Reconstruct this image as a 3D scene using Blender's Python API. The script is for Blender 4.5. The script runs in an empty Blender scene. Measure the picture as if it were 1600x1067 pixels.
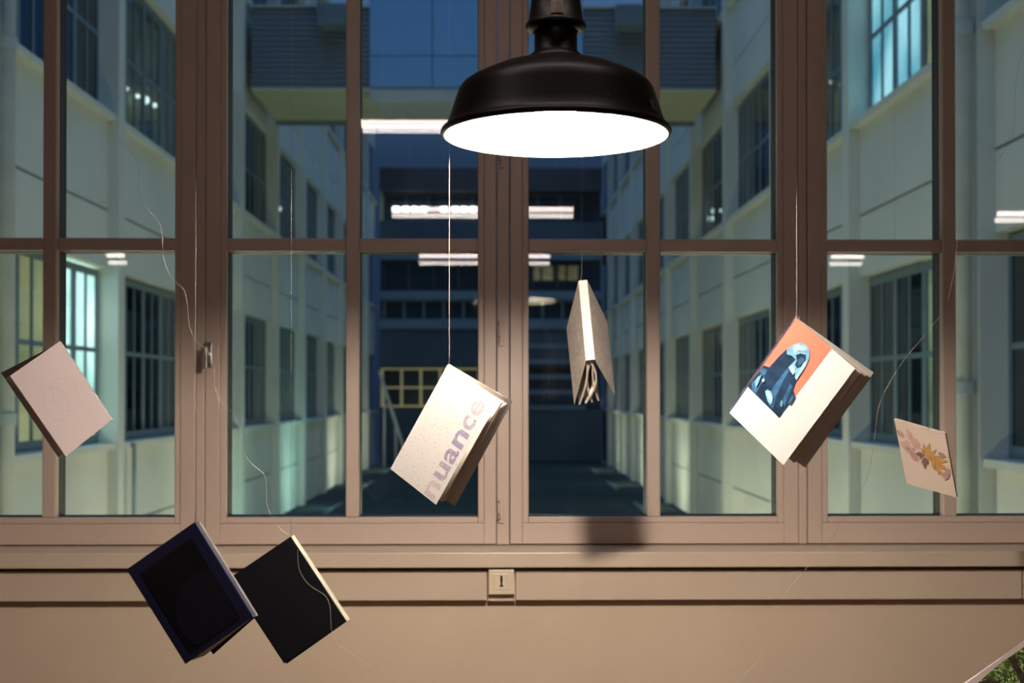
import bpy, bmesh, math, random
from mathutils import Vector, Matrix
random.seed(7)
R = math.radians
scn = bpy.context.scene
col = scn.collection
# ------------------------------------------------------------------ camera
CAMZ = 1.5
FPX = 2000.0
YAW, PITCH = R(0.974), R(0.5)
cam_d = bpy.data.cameras.new('camera')
cam_d.sensor_width = 36; cam_d.lens = 45; cam_d.shift_y = 67/1600
cam_d.clip_start = 0.05; cam_d.clip_end = 300
cam_d.dof.use_dof = True; cam_d.dof.focus_distance = 2.45; cam_d.dof.aperture_fstop = 5.0
cam = bpy.data.objects.new('camera', cam_d); col.objects.link(cam)
cam.location = (0, 0, CAMZ); cam.rotation_euler = (R(90)+PITCH, 0, -YAW)
scn.camera = cam
CM = cam.rotation_euler.to_matrix()
def P(px, py, d):
    """the world point at depth y=d seen at photo pixel px,py"""
    v = CM @ Vector(((px-800)/FPX, (600.5-py)/FPX, -1.0))
    v *= d/v.y
    return Vector((v.x, v.y, v.z+CAMZ))
# ------------------------------------------------------------------ world
w = bpy.data.worlds.new('dusk_sky'); scn.world = w; w.use_nodes = True
nt = w.node_tree; nt.nodes.clear()
o = nt.nodes.new('ShaderNodeOutputWorld'); bg = nt.nodes.new('ShaderNodeBackground')
tc = nt.nodes.new('ShaderNodeTexCoord'); sp = nt.nodes.new('ShaderNodeSeparateXYZ')
cr = nt.nodes.new('ShaderNodeValToRGB')
cr.color_ramp.elements[0].position = 0.0; cr.color_ramp.elements[0].color = (.012, .026, .06, 1)
e_ = cr.color_ramp.elements.new(.18); e_.color = (.020, .045, .10, 1)
e_ = cr.color_ramp.elements.new(.36); e_.color = (.085, .19, .40, 1)
cr.color_ramp.elements[3].position = 1.0; cr.color_ramp.elements[3].color = (.27, .57, 1.1, 1)
nt.links.new(tc.outputs['Generated'], sp.inputs[0]); nt.links.new(sp.outputs['Z'], cr.inputs[0])
nt.links.new(cr.outputs[0], bg.inputs[0]); bg.inputs[1].default_value = 1.0
nt.links.new(bg.outputs[0], o.inputs[0])
# ------------------------------------------------------------------ view
scn.view_settings.view_transform = 'Standard'; scn.view_settings.look = 'None'
scn.view_settings.gamma = 1; scn.view_settings.use_curve_mapping = False
scn.view_settings.exposure = 0.0
scn.cycles.sample_clamp_indirect = 80.0     # the lit shade must keep its brightness when mirrored in the glass
BULB = 3500.0          # pendant bulb radiance
TUBE = 20.0            # ceiling tube radiance
FILL_WASHER = 40.0  # added wall washers, watts
FILL_BOLLARD = 50.0         # added courtyard fill lamps, watts

# ------------------------------------------------------------------ materials
def mat(name, c, rough=.6, var=0.0, scale=8.0, bump=0.0, bscale=60.0, metal=0.0, emis=None, es=0.0, spec=.5, coat=0.0):
    m = bpy.data.materials.new(name); m.use_nodes = True
    n = m.node_tree; b = n.nodes['Principled BSDF']
    b.inputs['Base Color'].default_value = (*c, 1); b.inputs['Roughness'].default_value = rough
    b.inputs['Metallic'].default_value = metal; b.inputs['Specular IOR Level'].default_value = spec
    if coat: b.inputs['Coat Weight'].default_value = coat; b.inputs['Coat Roughness'].default_value = .12
    t = n.nodes.new('ShaderNodeTexCoord')
    if var:
        z = n.nodes.new('ShaderNodeTexNoise'); z.inputs['Scale'].default_value = scale; z.inputs['Detail'].default_value = 5
        n.links.new(t.outputs['Object'], z.inputs['Vector'])
        q = n.nodes.new('ShaderNodeValToRGB'); q.color_ramp.elements[0].position = .3; q.color_ramp.elements[1].position = .7
        q.color_ramp.elements[0].color = (*[x*(1-var) for x in c], 1); q.color_ramp.elements[1].color = (*[min(1, x*(1+var)) for x in c], 1)
        n.links.new(z.outputs['Fac'], q.inputs[0]); n.links.new(q.outputs[0], b.inputs['Base Color'])
    if bump:
        z = n.nodes.new('ShaderNodeTexNoise'); z.inputs['Scale'].default_value = bscale; z.inputs['Detail'].default_value = 3
        n.links.new(t.outputs['Object'], z.inputs['Vector'])
        q = n.nodes.new('ShaderNodeBump'); q.inputs['Strength'].default_value = bump; q.inputs['Distance'].default_value = .002
        n.links.new(z.outputs['Fac'], q.inputs['Height']); n.links.new(q.outputs[0], b.inputs['Normal'])
    if emis:
        b.inputs['Emission Color'].default_value = (*emis, 1); b.inputs['Emission Strength'].default_value = es
    return m
def glass_mat(name, tint, ior=1.45, rough=0.0):
    m = bpy.data.materials.new(name); m.use_nodes = True
    n = m.node_tree; n.nodes.clear()
    out = n.nodes.new('ShaderNodeOutputMaterial'); mx = n.nodes.new('ShaderNodeMixShader')
    tr = n.nodes.new('ShaderNodeBsdfTransparent'); tr.inputs[0].default_value = (*tint, 1)
    gl = n.nodes.new('ShaderNodeBsdfGlossy'); gl.inputs['Roughness'].default_value = rough
    fr = n.nodes.new('ShaderNodeFresnel')
    ge = n.nodes.new('ShaderNodeNewGeometry'); mr = n.nodes.new('ShaderNodeMapRange')   # same index of refraction met from either face
    mr.inputs['To Min'].default_value = ior; mr.inputs['To Max'].default_value = 1/ior
    n.links.new(ge.outputs['Backfacing'], mr.inputs['Value']); n.links.new(mr.outputs[0], fr.inputs[0])
    n.links.new(fr.outputs[0], mx.inputs[0]); n.links.new(tr.outputs[0], mx.inputs[1]); n.links.new(gl.outputs[0], mx.inputs[2])
    n.links.new(mx.outputs[0], out.inputs[0]); return m
def lit_mat(name, c, s, c2=None, scale=1.2):
    """a lit room seen through a window: emission with soft unevenness"""
    m = bpy.data.materials.new(name); m.use_nodes = True
    n = m.node_tree; b = n.nodes['Principled BSDF']; b.inputs['Base Color'].default_value = (.3, .3, .28, 1)
    t = n.nodes.new('ShaderNodeTexCoord'); z = n.nodes.new('ShaderNodeTexNoise'); z.inputs['Scale'].default_value = scale
    q = n.nodes.new('ShaderNodeValToRGB'); q.color_ramp.elements[0].position = .35; q.color_ramp.elements[1].position = .65
    c2 = c2 or tuple(x*.6 for x in c)
    q.color_ramp.elements[0].color = (*c2, 1); q.color_ramp.elements[1].color = (*c, 1)
    n.links.new(t.outputs['Object'], z.inputs['Vector']); n.links.new(z.outputs['Fac'], q.inputs[0])
    n.links.new(q.outputs[0], b.inputs['Emission Color']); b.inputs['Emission Strength'].default_value = s
    return m

M = {}
M['paint'] = mat('window_paint', (.60, .475, .395), .42, .03, 3, .15, 120)
M['wall'] = mat('wall_plaster', (.66, .525, .39), .75, .05, 2.2, .35, 40)
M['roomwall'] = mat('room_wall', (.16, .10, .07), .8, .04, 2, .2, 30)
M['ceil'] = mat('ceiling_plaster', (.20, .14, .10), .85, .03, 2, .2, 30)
M['sill'] = mat('sill_paint', (.64, .52, .40), .28, .04, 4, .1, 60)
M['gasket'] = mat('black_spacer', (.012, .012, .014), .5, .1)
M['glass'] = glass_mat('window_glass', (.965, .975, .97), 1.45)
M['fglass'] = glass_mat('facade_glass', (.62, .68, .70), 1.5, .02)
M['hw'] = mat('grey_hardware', (.32, .29, .26), .35, .05, 20, metal=.6)
M['socket'] = mat('socket_plastic', (.74, .62, .46), .35, .02)
M['slot'] = mat('socket_slot', (.02, .015, .01), .5, .05)
M['black'] = mat('black_enamel', (.007, .006, .005), .40, .15, 30, .05, 200, spec=.3)
M['enamel'] = mat('white_enamel', (.85, .83, .80), .4, .01)
M['bulb'] = mat('bulb_glow', (.9, .9, .9), .5, emis=(1.0, .87, .74), es=BULB)
M['tube'] = mat('tube_glow', (.9, .9, .9), .5, emis=(1.0, .84, .80), es=TUBE)
M['metal'] = mat('white_metal', (.6, .58, .55), .4, .02)
M['thread'] = mat('nylon_thread', (.42, .37, .33), .3, .02)
M['cable'] = mat('black_cable', (.015, .014, .013), .5, .05)
M['label'] = mat('grey_label', (.10, .09, .08), .5, .3, 90)
M['floor'] = mat('wood_floor', (.12, .065, .035), .45, .25, 5, .2, 40)
M['render'] = mat('facade_render', (.70, .71, .64), .85, .05, .8, .3, 20)
M['render2'] = mat('facade_panel', (.72, .73, .66), .8, .06, .9, .3, 20)
M['groove'] = mat('facade_groove', (.20, .24, .24), .9, .1, 3)
M['steel'] = mat('facade_steel', (.17, .24, .28), .5, .1, 3)
M['pipe'] = mat('pipe_paint', (.55, .58, .55), .6, .08, 3)
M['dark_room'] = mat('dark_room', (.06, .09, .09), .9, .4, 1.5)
M['clad'] = mat('dark_cladding', (.20, .25, .30), .55, .08, 2)
M['soffit'] = mat('soffit_beige', (.62, .60, .40), .85, .05, 1)
M['bluepanel'] = mat('blue_panel', (.22, .46, .80), .35, .06, .6)
M['deck'] = mat('deck_dark', (.055, .08, .085), .85, .25, 2)
M['band'] = mat('end_band', (.22, .30, .38), .6, .1, 1)
M['endwall'] = mat('end_wall', (.10, .13, .17), .7, .2, .6)
M['roofdark'] = mat('end_roof', (.085, .085, .095), .8, .2, 1)
M['lit_white'] = lit_mat('lit_room_white', (.80, 1.0, .90), 5.5, (.35, .55, .47))
M['lit_yellow'] = lit_mat('lit_room_yellow', (.72, .64, .30), 1.5, (.40, .40, .18))
M['lit_green'] = lit_mat('lit_room_green', (.55, .65, .34), 1.1, (.30, .38, .22))
M['lit_cyan'] = lit_mat('lit_room_cyan', (.55, .92, 1.0), 3.2, (.08, .36, .48), .9)
M['lit_dim'] = lit_mat('lit_room_dim', (.16, .20, .14), .9, (.04, .07, .07), 1.5)
M['lit_orange'] = lit_mat('lit_room_orange', (.6, .36, .18), 1.6)
M['spot'] = mat('room_spot', (.9, .9, .9), .5, emis=(.9, 1, .95), es=5)
M['spotwarm'] = mat('room_spot_warm', (.9, .9, .9), .5, emis=(1, .75, .6), es=3)
M['page'] = mat('paper_pages', (.78, .70, .60), .8, .04, 40, .1, 200)
M['cover_white'] = mat('cover_white', (.74, .71, .69), .45, .02, 10, .05, 300)
M['cover_plain'] = mat('cover_plain_white', (.60, .575, .56), .55, .015, 10, .05, 300)
M['spine_pale'] = mat('spine_pale', (.44, .41, .38), .6, .03, 20)
M['cover_pink'] = mat('cover_pinkish_white', (.50, .42, .41), .5, .02, 10)
M['cover_grey'] = mat('cover_woven_grey', (.36, .31, .27), .8, .25, 90, .6, 300)
M['navy'] = mat('cover_navy', (.009, .009, .034), .75, .1, 20, spec=.15)
M['navyblack'] = mat('cover_black_print', (.0015, .0015, .002), .7, .1, spec=.15)
M['navycircle'] = mat('cover_circle_print', (.004, .004, .009), .7, .1, spec=.15)
M['navyspine'] = mat('cover_spine_navy', (.008, .0085, .026), .6, .1, 20)
M['black_cover'] = mat('cover_black', (.0045, .0042, .0065), .8, .1, 20, spec=.12)
M['cream'] = mat('spine_cream', (.19, .182, .14), .7, .06, 60)
M['flower_paper'] = mat('flower_paper', (.50, .40, .33), .6, .03, 8)
M['coral'] = mat('print_coral', (.80, .17, .11), .45, .04, 12)
M['white_line'] = mat('print_line', (.50, .42, .40), .6, .02)

# ------------------------------------------------------------------ builder
ABS = {}
def tag(o, label=None, cat=None, group=None, kind=None):
    if label: o['label'] = label
    if cat: o['category'] = cat
    if group: o['group'] = group
    if kind: o['kind'] = kind
    return o
def empty(name, loc, label=None, cat=None, group=None, kind=None, rot=0.0, turn=False):
    o = bpy.data.objects.new(name, None); col.objects.link(o); o.empty_display_size = .05
    loc = Vector(loc); ABS[o] = loc.copy()
    if turn:    # courtyard things: the whole courtyard is turned a touch about the window
        o.location = OUTR @ loc; o.rotation_euler = (0, 0, OUTA)
    else:
        o.location = loc
    return tag(o, label, cat, group, kind)
OUTA = -R(0.315); OUTR = Matrix.Rotation(OUTA, 3, 'Z')
class MB:
    def __init__(s): s.v = []; s.f = []; s.m = []; s.cur = 0
    def quad(s, *p):
        i = len(s.v); s.v += [Vector(q) for q in p]; s.f.append(tuple(range(i, i+len(p)))); s.m.append(s.cur); return s
    def box(s, x0, x1, y0, y1, z0, z1):
        if x0 > x1: x0, x1 = x1, x0
        if y0 > y1: y0, y1 = y1, y0
        if z0 > z1: z0, z1 = z1, z0
        i = len(s.v)
        s.v += [Vector(p) for p in ((x0,y0,z0),(x1,y0,z0),(x1,y1,z0),(x0,y1,z0),(x0,y0,z1),(x1,y0,z1),(x1,y1,z1),(x0,y1,z1))]
        for f in ((3,2,1,0),(4,5,6,7),(0,1,5,4),(1,2,6,5),(2,3,7,6),(3,0,4,7)):
            s.f.append(tuple(i+k for k in f)); s.m.append(s.cur)
        return s
    def tube(s, pts, r, n=8, caps=True):
        pts = [Vector(p) for p in pts]; base = len(s.v)
        for k, p in enumerate(pts):
            t = (pts[min(k+1, len(pts)-1)]-pts[max(k-1, 0)]).normalized()
            a = Vector((0, 0, 1)) if abs(t.z) < .9 else Vector((1, 0, 0))
            u = t.cross(a).normalized(); v = t.cross(u)
            for j in range(n):
                an = 2*math.pi*j/n; s.v.append(p+(u*math.cos(an)+v*math.sin(an))*r)
        for k in range(len(pts)-1):
            for j in range(n):
                a = base+k*n+j; b = base+k*n+(j+1) % n
                s.f.append((a, b, b+n, a+n)); s.m.append(s.cur)
        if caps:
            s.f.append(tuple(base+j for j in range(n))[::-1]); s.m.append(s.cur)
            e = base+(len(pts)-1)*n
            s.f.append(tuple(e+j for j in range(n))); s.m.append(s.cur)
        return s
    def lathe(s, prof, c, n=64, close=False):
        base = len(s.v); c = Vector(c)
        for r, z in prof:
            for j in range(n):
                an = 2*math.pi*j/n; s.v.append(c+Vector((r*math.cos(an), r*math.sin(an), z)))
        m = len(prof)
        for k in range(m if close else m-1):
            k2 = (k+1) % m
            for j in range(n):
                s.f.append((base+k*n+j, base+k*n+(j+1) % n, base+k2*n+(j+1) % n, base+k2*n+j)); s.m.append(s.cur)
        return s
    def slab(s, q, nrm, t):
        """thin plate from four corners, extruded along nrm"""
        i = len(s.v); o = nrm*t
        s.v += [Vector(p) for p in q]+[Vector(p)+o for p in q]
        for f in ((0,1,2,3),(7,6,5,4),(0,4,5,1),(1,5,6,2),(2,6,7,3),(3,7,4,0)):
            s.f.append(tuple(i+k for k in f)); s.m.append(s.cur)
        return s
    def build(s, name, mats, parent=None, smooth=False, bevel=0, fix=True):
        lo = Vector([min(v[k] for v in s.v) for k in range(3)]); hi = Vector([max(v[k] for v in s.v) for k in range(3)])
        c = (lo+hi)/2
        me = bpy.data.meshes.new(name); me.from_pydata([v-c for v in s.v], [], s.f)
        if not isinstance(mats, (list, tuple)): mats = [mats]
        for m in mats: me.materials.append(m)
        for p, k in zip(me.polygons, s.m): p.material_index = min(k, len(mats)-1)
        if fix:
            b = bmesh.new(); b.from_mesh(me); bmesh.ops.recalc_face_normals(b, faces=b.faces); b.to_mesh(me); b.free()
        if smooth:
            for p in me.polygons: p.use_smooth = True
        o = bpy.data.objects.new(name, me); col.objects.link(o)
        ABS[o] = c
        if parent: o.parent = parent; o.location = c-ABS[parent]
        else: o.location = c
        if bevel:
            bv = o.modifiers.new('bevel', 'BEVEL'); bv.width = bevel; bv.segments = 2; bv.limit_method = 'ANGLE'
        return o
def inst(src, name, c, parent, m=None):
    """another object sharing src's mesh, centred at c (builder coordinates)"""
    o = bpy.data.objects.new(name, src.data); col.objects.link(o); c = Vector(c)
    ABS[o] = c; o.parent = parent; o.location = c-ABS[parent]
    return o

# ------------------------------------------------------------------ the room
W = 3.75
def XW(px, d=W): return P(px, 618, d).x
def ZW(py, d=W): return P(766, py, d).z
LX, RX = -4.6, 4.6; BY = -9.6; CH = 3.15
WL, WR = XW(-152), XW(1722)          # window opening
WT = ZW(-92); SB = ZW(851)
WY = 3.64                           # inner face of the wall
MB().box(LX, RX, BY, 4.05, -.2, 0).build('floor', M['floor']); 
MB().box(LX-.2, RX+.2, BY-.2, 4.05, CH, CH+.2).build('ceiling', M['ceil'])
wf = MB()
wf.box(LX, RX, WY, 4.05, 0, SB-.045); wf.box(LX, WL, WY, 4.05, SB-.045, CH); wf.box(WR, RX, WY, 4.05, SB-.045, CH); wf.box(WL, WR, WY, 4.05, WT, CH)
wf.build('wall_front', M['wall'])
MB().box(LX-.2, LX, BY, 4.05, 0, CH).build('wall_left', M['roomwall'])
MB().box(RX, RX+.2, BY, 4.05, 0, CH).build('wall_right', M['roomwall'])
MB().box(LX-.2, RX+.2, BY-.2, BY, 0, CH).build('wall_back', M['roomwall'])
for n in ('floor', 'ceiling', 'wall_front', 'wall_left', 'wall_right', 'wall_back'): bpy.data.objects[n]['kind'] = 'structure'
b = MB().box(LX, RX, WY-.018, WY, 0, .12).build('baseboard_front', M['paint'], bevel=.002); b['kind'] = 'structure'

# window leaves --------------------------------------------------------------
ROWS = [(392.5, 808), (-43, 372.5)]    # glass top / bottom in photo rows at the window plane
TILT = -R(.22)
def leaf(parent, l, gl, r, tag_):
    """l..r outer pixels, gl = [(x0,x1),(x0,x1)] glass pixels"""
    top, bot = ZW(-84), ZW(850)
    xl, xr = XW(l), XW(r); g = [(XW(a), XW(c)) for a, c in gl]
    zs = [(ZW(b_), ZW(a_)) for a_, b_ in ROWS]
    k = .018
    m = MB(); d0, d1 = W, W+.06
    m.box(xl, g[0][0]-k, d0, d1, bot, top); m.box(g[1][1]+k, xr, d0, d1, bot, top)
    m.box(g[0][0]-k, g[1][1]+k, d0, d1, bot, zs[0][0]-k); m.box(g[0][0]-k, g[1][1]+k, d0, d1, zs[1][1]+k, top)
    s = m.build('sash', M['paint'], parent, bevel=.0025)
    # glazing beads: a stepped ring inside the sash
    m = MB(); e0, e1 = W+.005, W+.03; k2 = k*.55
    X0, X1, Z0, Z1 = g[0][0], g[1][1], zs[0][0], zs[1][1]
    m.box(X0-k, X0, e0, e1, Z0-k, Z1+k); m.box(X1, X1+k, e0, e1, Z0-k, Z1+k)
    m.box(X0, X1, e0, e1, Z0-k, Z0); m.box(X0, X1, e0, e1, Z1, Z1+k)
    m.build('glazing_bead', M['paint'], s, bevel=.003)
    m = MB().box(g[0][1], g[1][0], W+.002, W+.06, Z0, Z1); m.build('muntin', M['paint'], s, bevel=.004)
    for a, c in g:
        MB().box(a, c, W+.003, W+.06, zs[0][1], zs[1][0]).build('muntin', M['paint'], s, bevel=.004)
    m = MB(); q = .0025
    for a, c in g:
        for z0, z1 in zs:
            gy0, gy1 = W+.031, W+.085
            m.box(a-q, a+q*.6, gy0, gy1, z0, z1); m.box(c-q*.6, c+q, gy0, gy1, z0, z1)
            m.box(a, c, gy0, gy1, z0-q, z0+q*.6); m.box(a, c, gy0, gy1, z1-q*.6, z1+q)
    m.build('glass_spacer', M['gasket'], s)
    for a, c in g:
        for z0, z1 in zs:
            for y, t in ((W+.034, 0), (W+.058, TILT)):
                p = MB().box(a-.001, c+.001, y-.002, y+.002, z0-.001, z1+.001).build('glass_pane', M['glass'], s)
                p.rotation_euler = (t, 0, 0)
    return s
def fixed(parent):
    pass
win1 = empty('window_1', (XW(312), W, SB), kind='structure', label='left double casement with pale painted frames behind the white and navy books')
win2 = empty('window_2', (XW(1255), W, SB), kind='structure', label='right double casement with pale painted frames behind the red pictured book')
leaf(win1, -146, [(-114, 65.5), (87, 272)], 304.5, 1)
leaf(win1, 320.5, [(353, 540), (560.5, 747)], 775.5, 2)
leaf(win2, 797, [(826, 1011), (1032, 1215.5)], 1247.5, 3)
leaf(win2, 1262.5, [(1294, 1473.5), (1495, 1675)], 1712, 4)
zt, zb = ZW(-86), ZW(851)
MB().box(XW(305.5), XW(319.5), W+.004, W+.08, zb, zt).build('meeting_stile', M['paint'], win1, bevel=.003)
MB().box(XW(1248.5), XW(1261.5), W+.004, W+.08, zb, zt).build('meeting_stile', M['paint'], win2, bevel=.003)
t1 = MB().box(XW(776.5), XW(795.8), W-.004, W+.09, zb, zt).build('trim_1', M['paint'], bevel=.003); t1['kind'] = 'structure'
# outer frame
m = MB(); m.box(WL, XW(-147), W-.003, W+.1, zb, WT); m.box(XW(1713), WR, W-.003, W+.1, zb, WT)
m.box(WL, WR, W+.02, W+.1, SB-.04, SB+.001); m.box(XW(-147), XW(1713), W-.003, W+.1, zt, WT)
m.build('trim_2', M['paint'], bevel=.002)['kind'] = 'structure'
# hinges on the centre post (belong to the sashes)
for win, (x0, x1), (y0, y1) in ((win1, (779, 787), (500, 541)), (win1, (779, 787), (778, 817)), (win2, (781, 787), (232, 262))):
    m = MB(); zA, zB = ZW(y1, W-.01), ZW(y0, W-.01)
    X0, X1 = XW(x0), XW(x1)
    m.box(X0, X1, W-.014, W-.002, zA, zB)
    h = m.build('hinge', M['paint'], win, bevel=.002)
    m = MB().tube([((X0+.001), W-.016, zA+.01), ((X0+.001), W-.016, zB-.002)], .0045, 12)
    m.build('hinge_barrel', M['paint'], h, smooth=True)
    m = MB()
    for k in (.35, .85):
        z = zA+(zB-zA)*k; m.tube([(X0+.0005, W-.0225, z), (X0+.0005, W-.019, z)], .0022, 8)
    m.build('screw', M['slot'], h)
# handle on the left window
hx = XW(326)
m = MB().box(hx-.012, hx+.012, W-.009, W, ZW(574), ZW(535)); h = m.build('handle', M['hw'], win1, bevel=.004)
m = MB().tube([(hx-.001, W-.009, ZW(553)), (hx-.001, W-.045, ZW(553))], .008, 12)
m.box(hx-.010, hx+.006, W-.055, W-.042, ZW(577), ZW(543)); m.build('lever', M['hw'], h, bevel=.003)
m = MB()
for y in (540, 569): m.tube([(hx+.006, W-.0105, ZW(y)), (hx+.006, W-.008, ZW(y))], .003, 8)
m.build('screw', M['slot'], h)

# sill, trunking and socket ---------------------------------------------------
s = MB().box(LX+.01, RX-.01, 3.575, W+.03, SB-.044, SB-.0015).build('trim_3', M['sill'], bevel=.003); s['kind'] = 'structure'
TY = 3.605
tz0, tz1 = ZW(938, TY), ZW(891.5, TY)
tr = empty('cable_trunking', (XW(783, TY), WY, tz0), 'long flat painted cable duct running under the window sill', 'cable duct')
segs = [(LX+.02, XW(761, TY)), (XW(806, TY), XW(1596, TY)), (XW(1598, TY), RX-.02)]
for a, c in segs:
    MB().box(a, c, TY, WY-.001, tz0, tz1).build('trunking_cover', M['sill'], tr, bevel=.002)
MB().box(XW(761, TY)+.002, XW(806, TY)-.002, TY+.006, WY-.001, tz0-.003, tz1).build('trunking_base', M['sill'], tr, bevel=.001)
SY = TY+.006
so = empty('phone_socket', (XW(783, SY), SY, ZW(930, SY)), 'square cream phone socket with a dark upright slot mounted under the sill', 'socket')
sx0, sx1, sz0, sz1 = XW(763.5, 3.59), XW(803.5, 3.59), ZW(929, 3.59), ZW(889.5, 3.59)
MB().box(sx0, sx1, 3.588, SY-.0005, sz0, sz1).build('socket_plate', M['socket'], so, bevel=.003)
MB().box(sx0+.014, sx1-.014, 3.5855, 3.588, sz0+.014, sz1-.012).build('socket_insert', M['socket'], so, bevel=.0012)
cx = (sx0+sx1)/2; c0 = ZW(916.5, 3.585); c1 = ZW(899.5, 3.585)
m = MB().box(cx-.0022, cx+.0022, 3.5845, 3.5856, c0, c1-.004); m.box(cx-.0030, cx+.0030, 3.5845, 3.5856, c1-.018, c1); m.box(cx-.0055, cx+.0055, 3.5845, 3.5856, c0, c0+.004)
m.build('slot', M['slot'], so)

# pendant lamp ----------------------------------------------------------------
LD = 2.05
lc = P(868.5, 213.5, LD)
lamp = empty('pendant_lamp', lc, 'black enamel pendant lamp with a wide glowing white shade', 'lamp')
z = 0
outer = [(.179, .0), (.1835, .001), (.1850, .005), (.1840, .009), (.180, .0105), (.176, .016), (.170, .030), (.160, .062), (.156, .073), (.150, .081), (.140, .088), (.122, .097), (.100, .107), (.078, .114), (.058, .118), (.046, .119)]
inner = [(.044, .1165), (.058, .1155), (.078, .1115), (.100, .1045), (.122, .0945), (.140, .0855), (.148, .0785), (.1535, .072), (.1575, .062), (.1675, .030), (.1735, .014), (.1765, .004)]
m = MB().lathe(outer, lc, 96); sh = m.build('lamp_shade', M['black'], lamp, smooth=True, fix=False)
m = MB().lathe(inner+[(.179, 0)], lc, 96); m.build('shade_lining', M['enamel'], sh, smooth=True, fix=False)
neck = [(.047, .119), (.0475, .122), (.044, .128), (.038, .133), (.0345, .137), (.0345, .166), (.0345, .172)]
MB().lathe(neck, lc, 64).build('neck', M['black'], lamp, smooth=True, fix=False)
cap = [(.036, .168), (.044, .170), (.0480, .1735), (.0490, .178), (.0470, .182), (.0445, .184), (.0385, .225), (.034, .255), (.028, .275), (.012, .285), (.004, .287)]
MB().lathe(cap, lc, 64).build('cap', M['black'], lamp, smooth=True, fix=False)
MB().tube([lc+Vector((0, 0, .285)), Vector((lc.x, lc.y, CH-.03))], .0035, 10).build('cable', M['cable'], lamp, smooth=True)
MB().lathe([(.0, -.03), (.045, -.03), (.05, -.02), (.05, 0), (0, 0)], Vector((lc.x, lc.y, CH)), 32).build('ceiling_rose', M['black'], lamp, smooth=True)
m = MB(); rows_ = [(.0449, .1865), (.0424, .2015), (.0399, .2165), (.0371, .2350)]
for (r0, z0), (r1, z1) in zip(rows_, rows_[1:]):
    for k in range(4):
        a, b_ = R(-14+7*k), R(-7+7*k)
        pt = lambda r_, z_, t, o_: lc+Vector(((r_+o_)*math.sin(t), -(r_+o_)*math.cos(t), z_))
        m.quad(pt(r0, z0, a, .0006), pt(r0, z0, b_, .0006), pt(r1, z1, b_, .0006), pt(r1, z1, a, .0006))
m.build('cap_highlight', mat('cap_highlight', (.34, .27, .23), .35, .3, 120, .3, 150), bpy.data.objects['cap'], fix=False)  # lighter patch painting the highlight on the glossy black cap
bc = lc+Vector((0, 0, .037))
MB().lathe([(.0, -.024), (.016, -.021), (.028, -.012), (.034, .0), (0, .0005)], bc, 24).build('bulb_diffuser', M['bulb'], lamp, smooth=True)
MB().lathe([(.0, .001), (.0345, .001), (.0345, .004), (.026, .024), (.015, .036), (.0, .044)], bc, 24).build('bulb_body', M['enamel'], lamp, smooth=True)
MB().lathe([(0, .044), (.018, .044), (.019, .07), (.012, .074), (0, .075)], bc, 24).build('bulb_holder', M['enamel'], lamp, smooth=True)
# small label and paint chips on the shade
def on_shade(ang, r, z_, w_, h_, name, mt, slope):
    c = lc+Vector((r*math.sin(ang), -r*math.cos(ang), z_)); tx = Vector((math.cos(ang), math.sin(ang), 0))
    up = Vector((-slope*math.sin(ang), slope*math.cos(ang), 1)).normalized(); n = tx.cross(up)
    q = [c-tx*w_-up*h_, c+tx*w_-up*h_, c+tx*w_+up*h_, c-tx*w_+up*h_]
    MB().slab(q, n, .0006).build(name, mt, sh)
on_shade(R(58), .1715, .031, .009, .0085, 'label', M['label'], .32)
on_shade(R(59), .1722, .031, .0035, .004, 'label_mark', M['black'], .32)
on_shade(R(24), .1715, .031, .0012, .0006, 'paint_chip', M['cream'], .32)
on_shade(R(16), .1767, .0165, .0012, .0005, 'paint_chip', M['cream'], .32)

# a second pendant and the tube lights that the glass reflects ------------------
def tube_light(x, y, ln, z_, label, along='x'):
    t = empty('tube_light', (x, y, z_), label, 'lamp', 'ceiling tube lights behind the viewpoint')
    h = ln/2
    if along == 'x':
        MB().box(x-h, x+h, y-.03, y+.03, z_+.025, z_+.06).build('housing', M['metal'], t, bevel=.003)
        MB().tube([(x-h+.01, y, z_+.012), (x+h-.01, y, z_+.012)], .017, 12).build('tube', M['tube'], t, smooth=True)
    else:
        MB().box(x-.03, x+.03, y-h, y+h, z_+.025, z_+.06).build('housing', M['metal'], t, bevel=.003)
        MB().tube([(x, y-h+.01, z_+.012), (x, y+h-.01, z_+.012)], .017, 12).build('tube', M['tube'], t, smooth=True)
    for s_ in (-1, 1):
        a = (x+s_*h*.8, y) if along == 'x' else (x, y+s_*h*.8)
        MB().tube([(a[0], a[1], z_+.055), (a[0], a[1], CH)], .002, 6).build('suspension_wire', M['metal'], t)
TZ = CAMZ+1.2
tube_light(0.0, 1.86, 1.2, TZ, 'suspended tube light nearest the window')
tube_light(-.05, -.75, 1.2, TZ, 'suspended tube light above the viewpoint')
tube_light(-.05, -3.55, 1.15, TZ, 'suspended tube light in the middle of the room')
tube_light(-3.24, -3.55, .17, TZ, 'very short tube light at the left of the room')
tube_light(3.12, -3.55, .30, TZ, 'short tube light at the right of the room')
tube_light(3.6, -.9, .45, TZ, 'short tube light beside the right wall')

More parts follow.
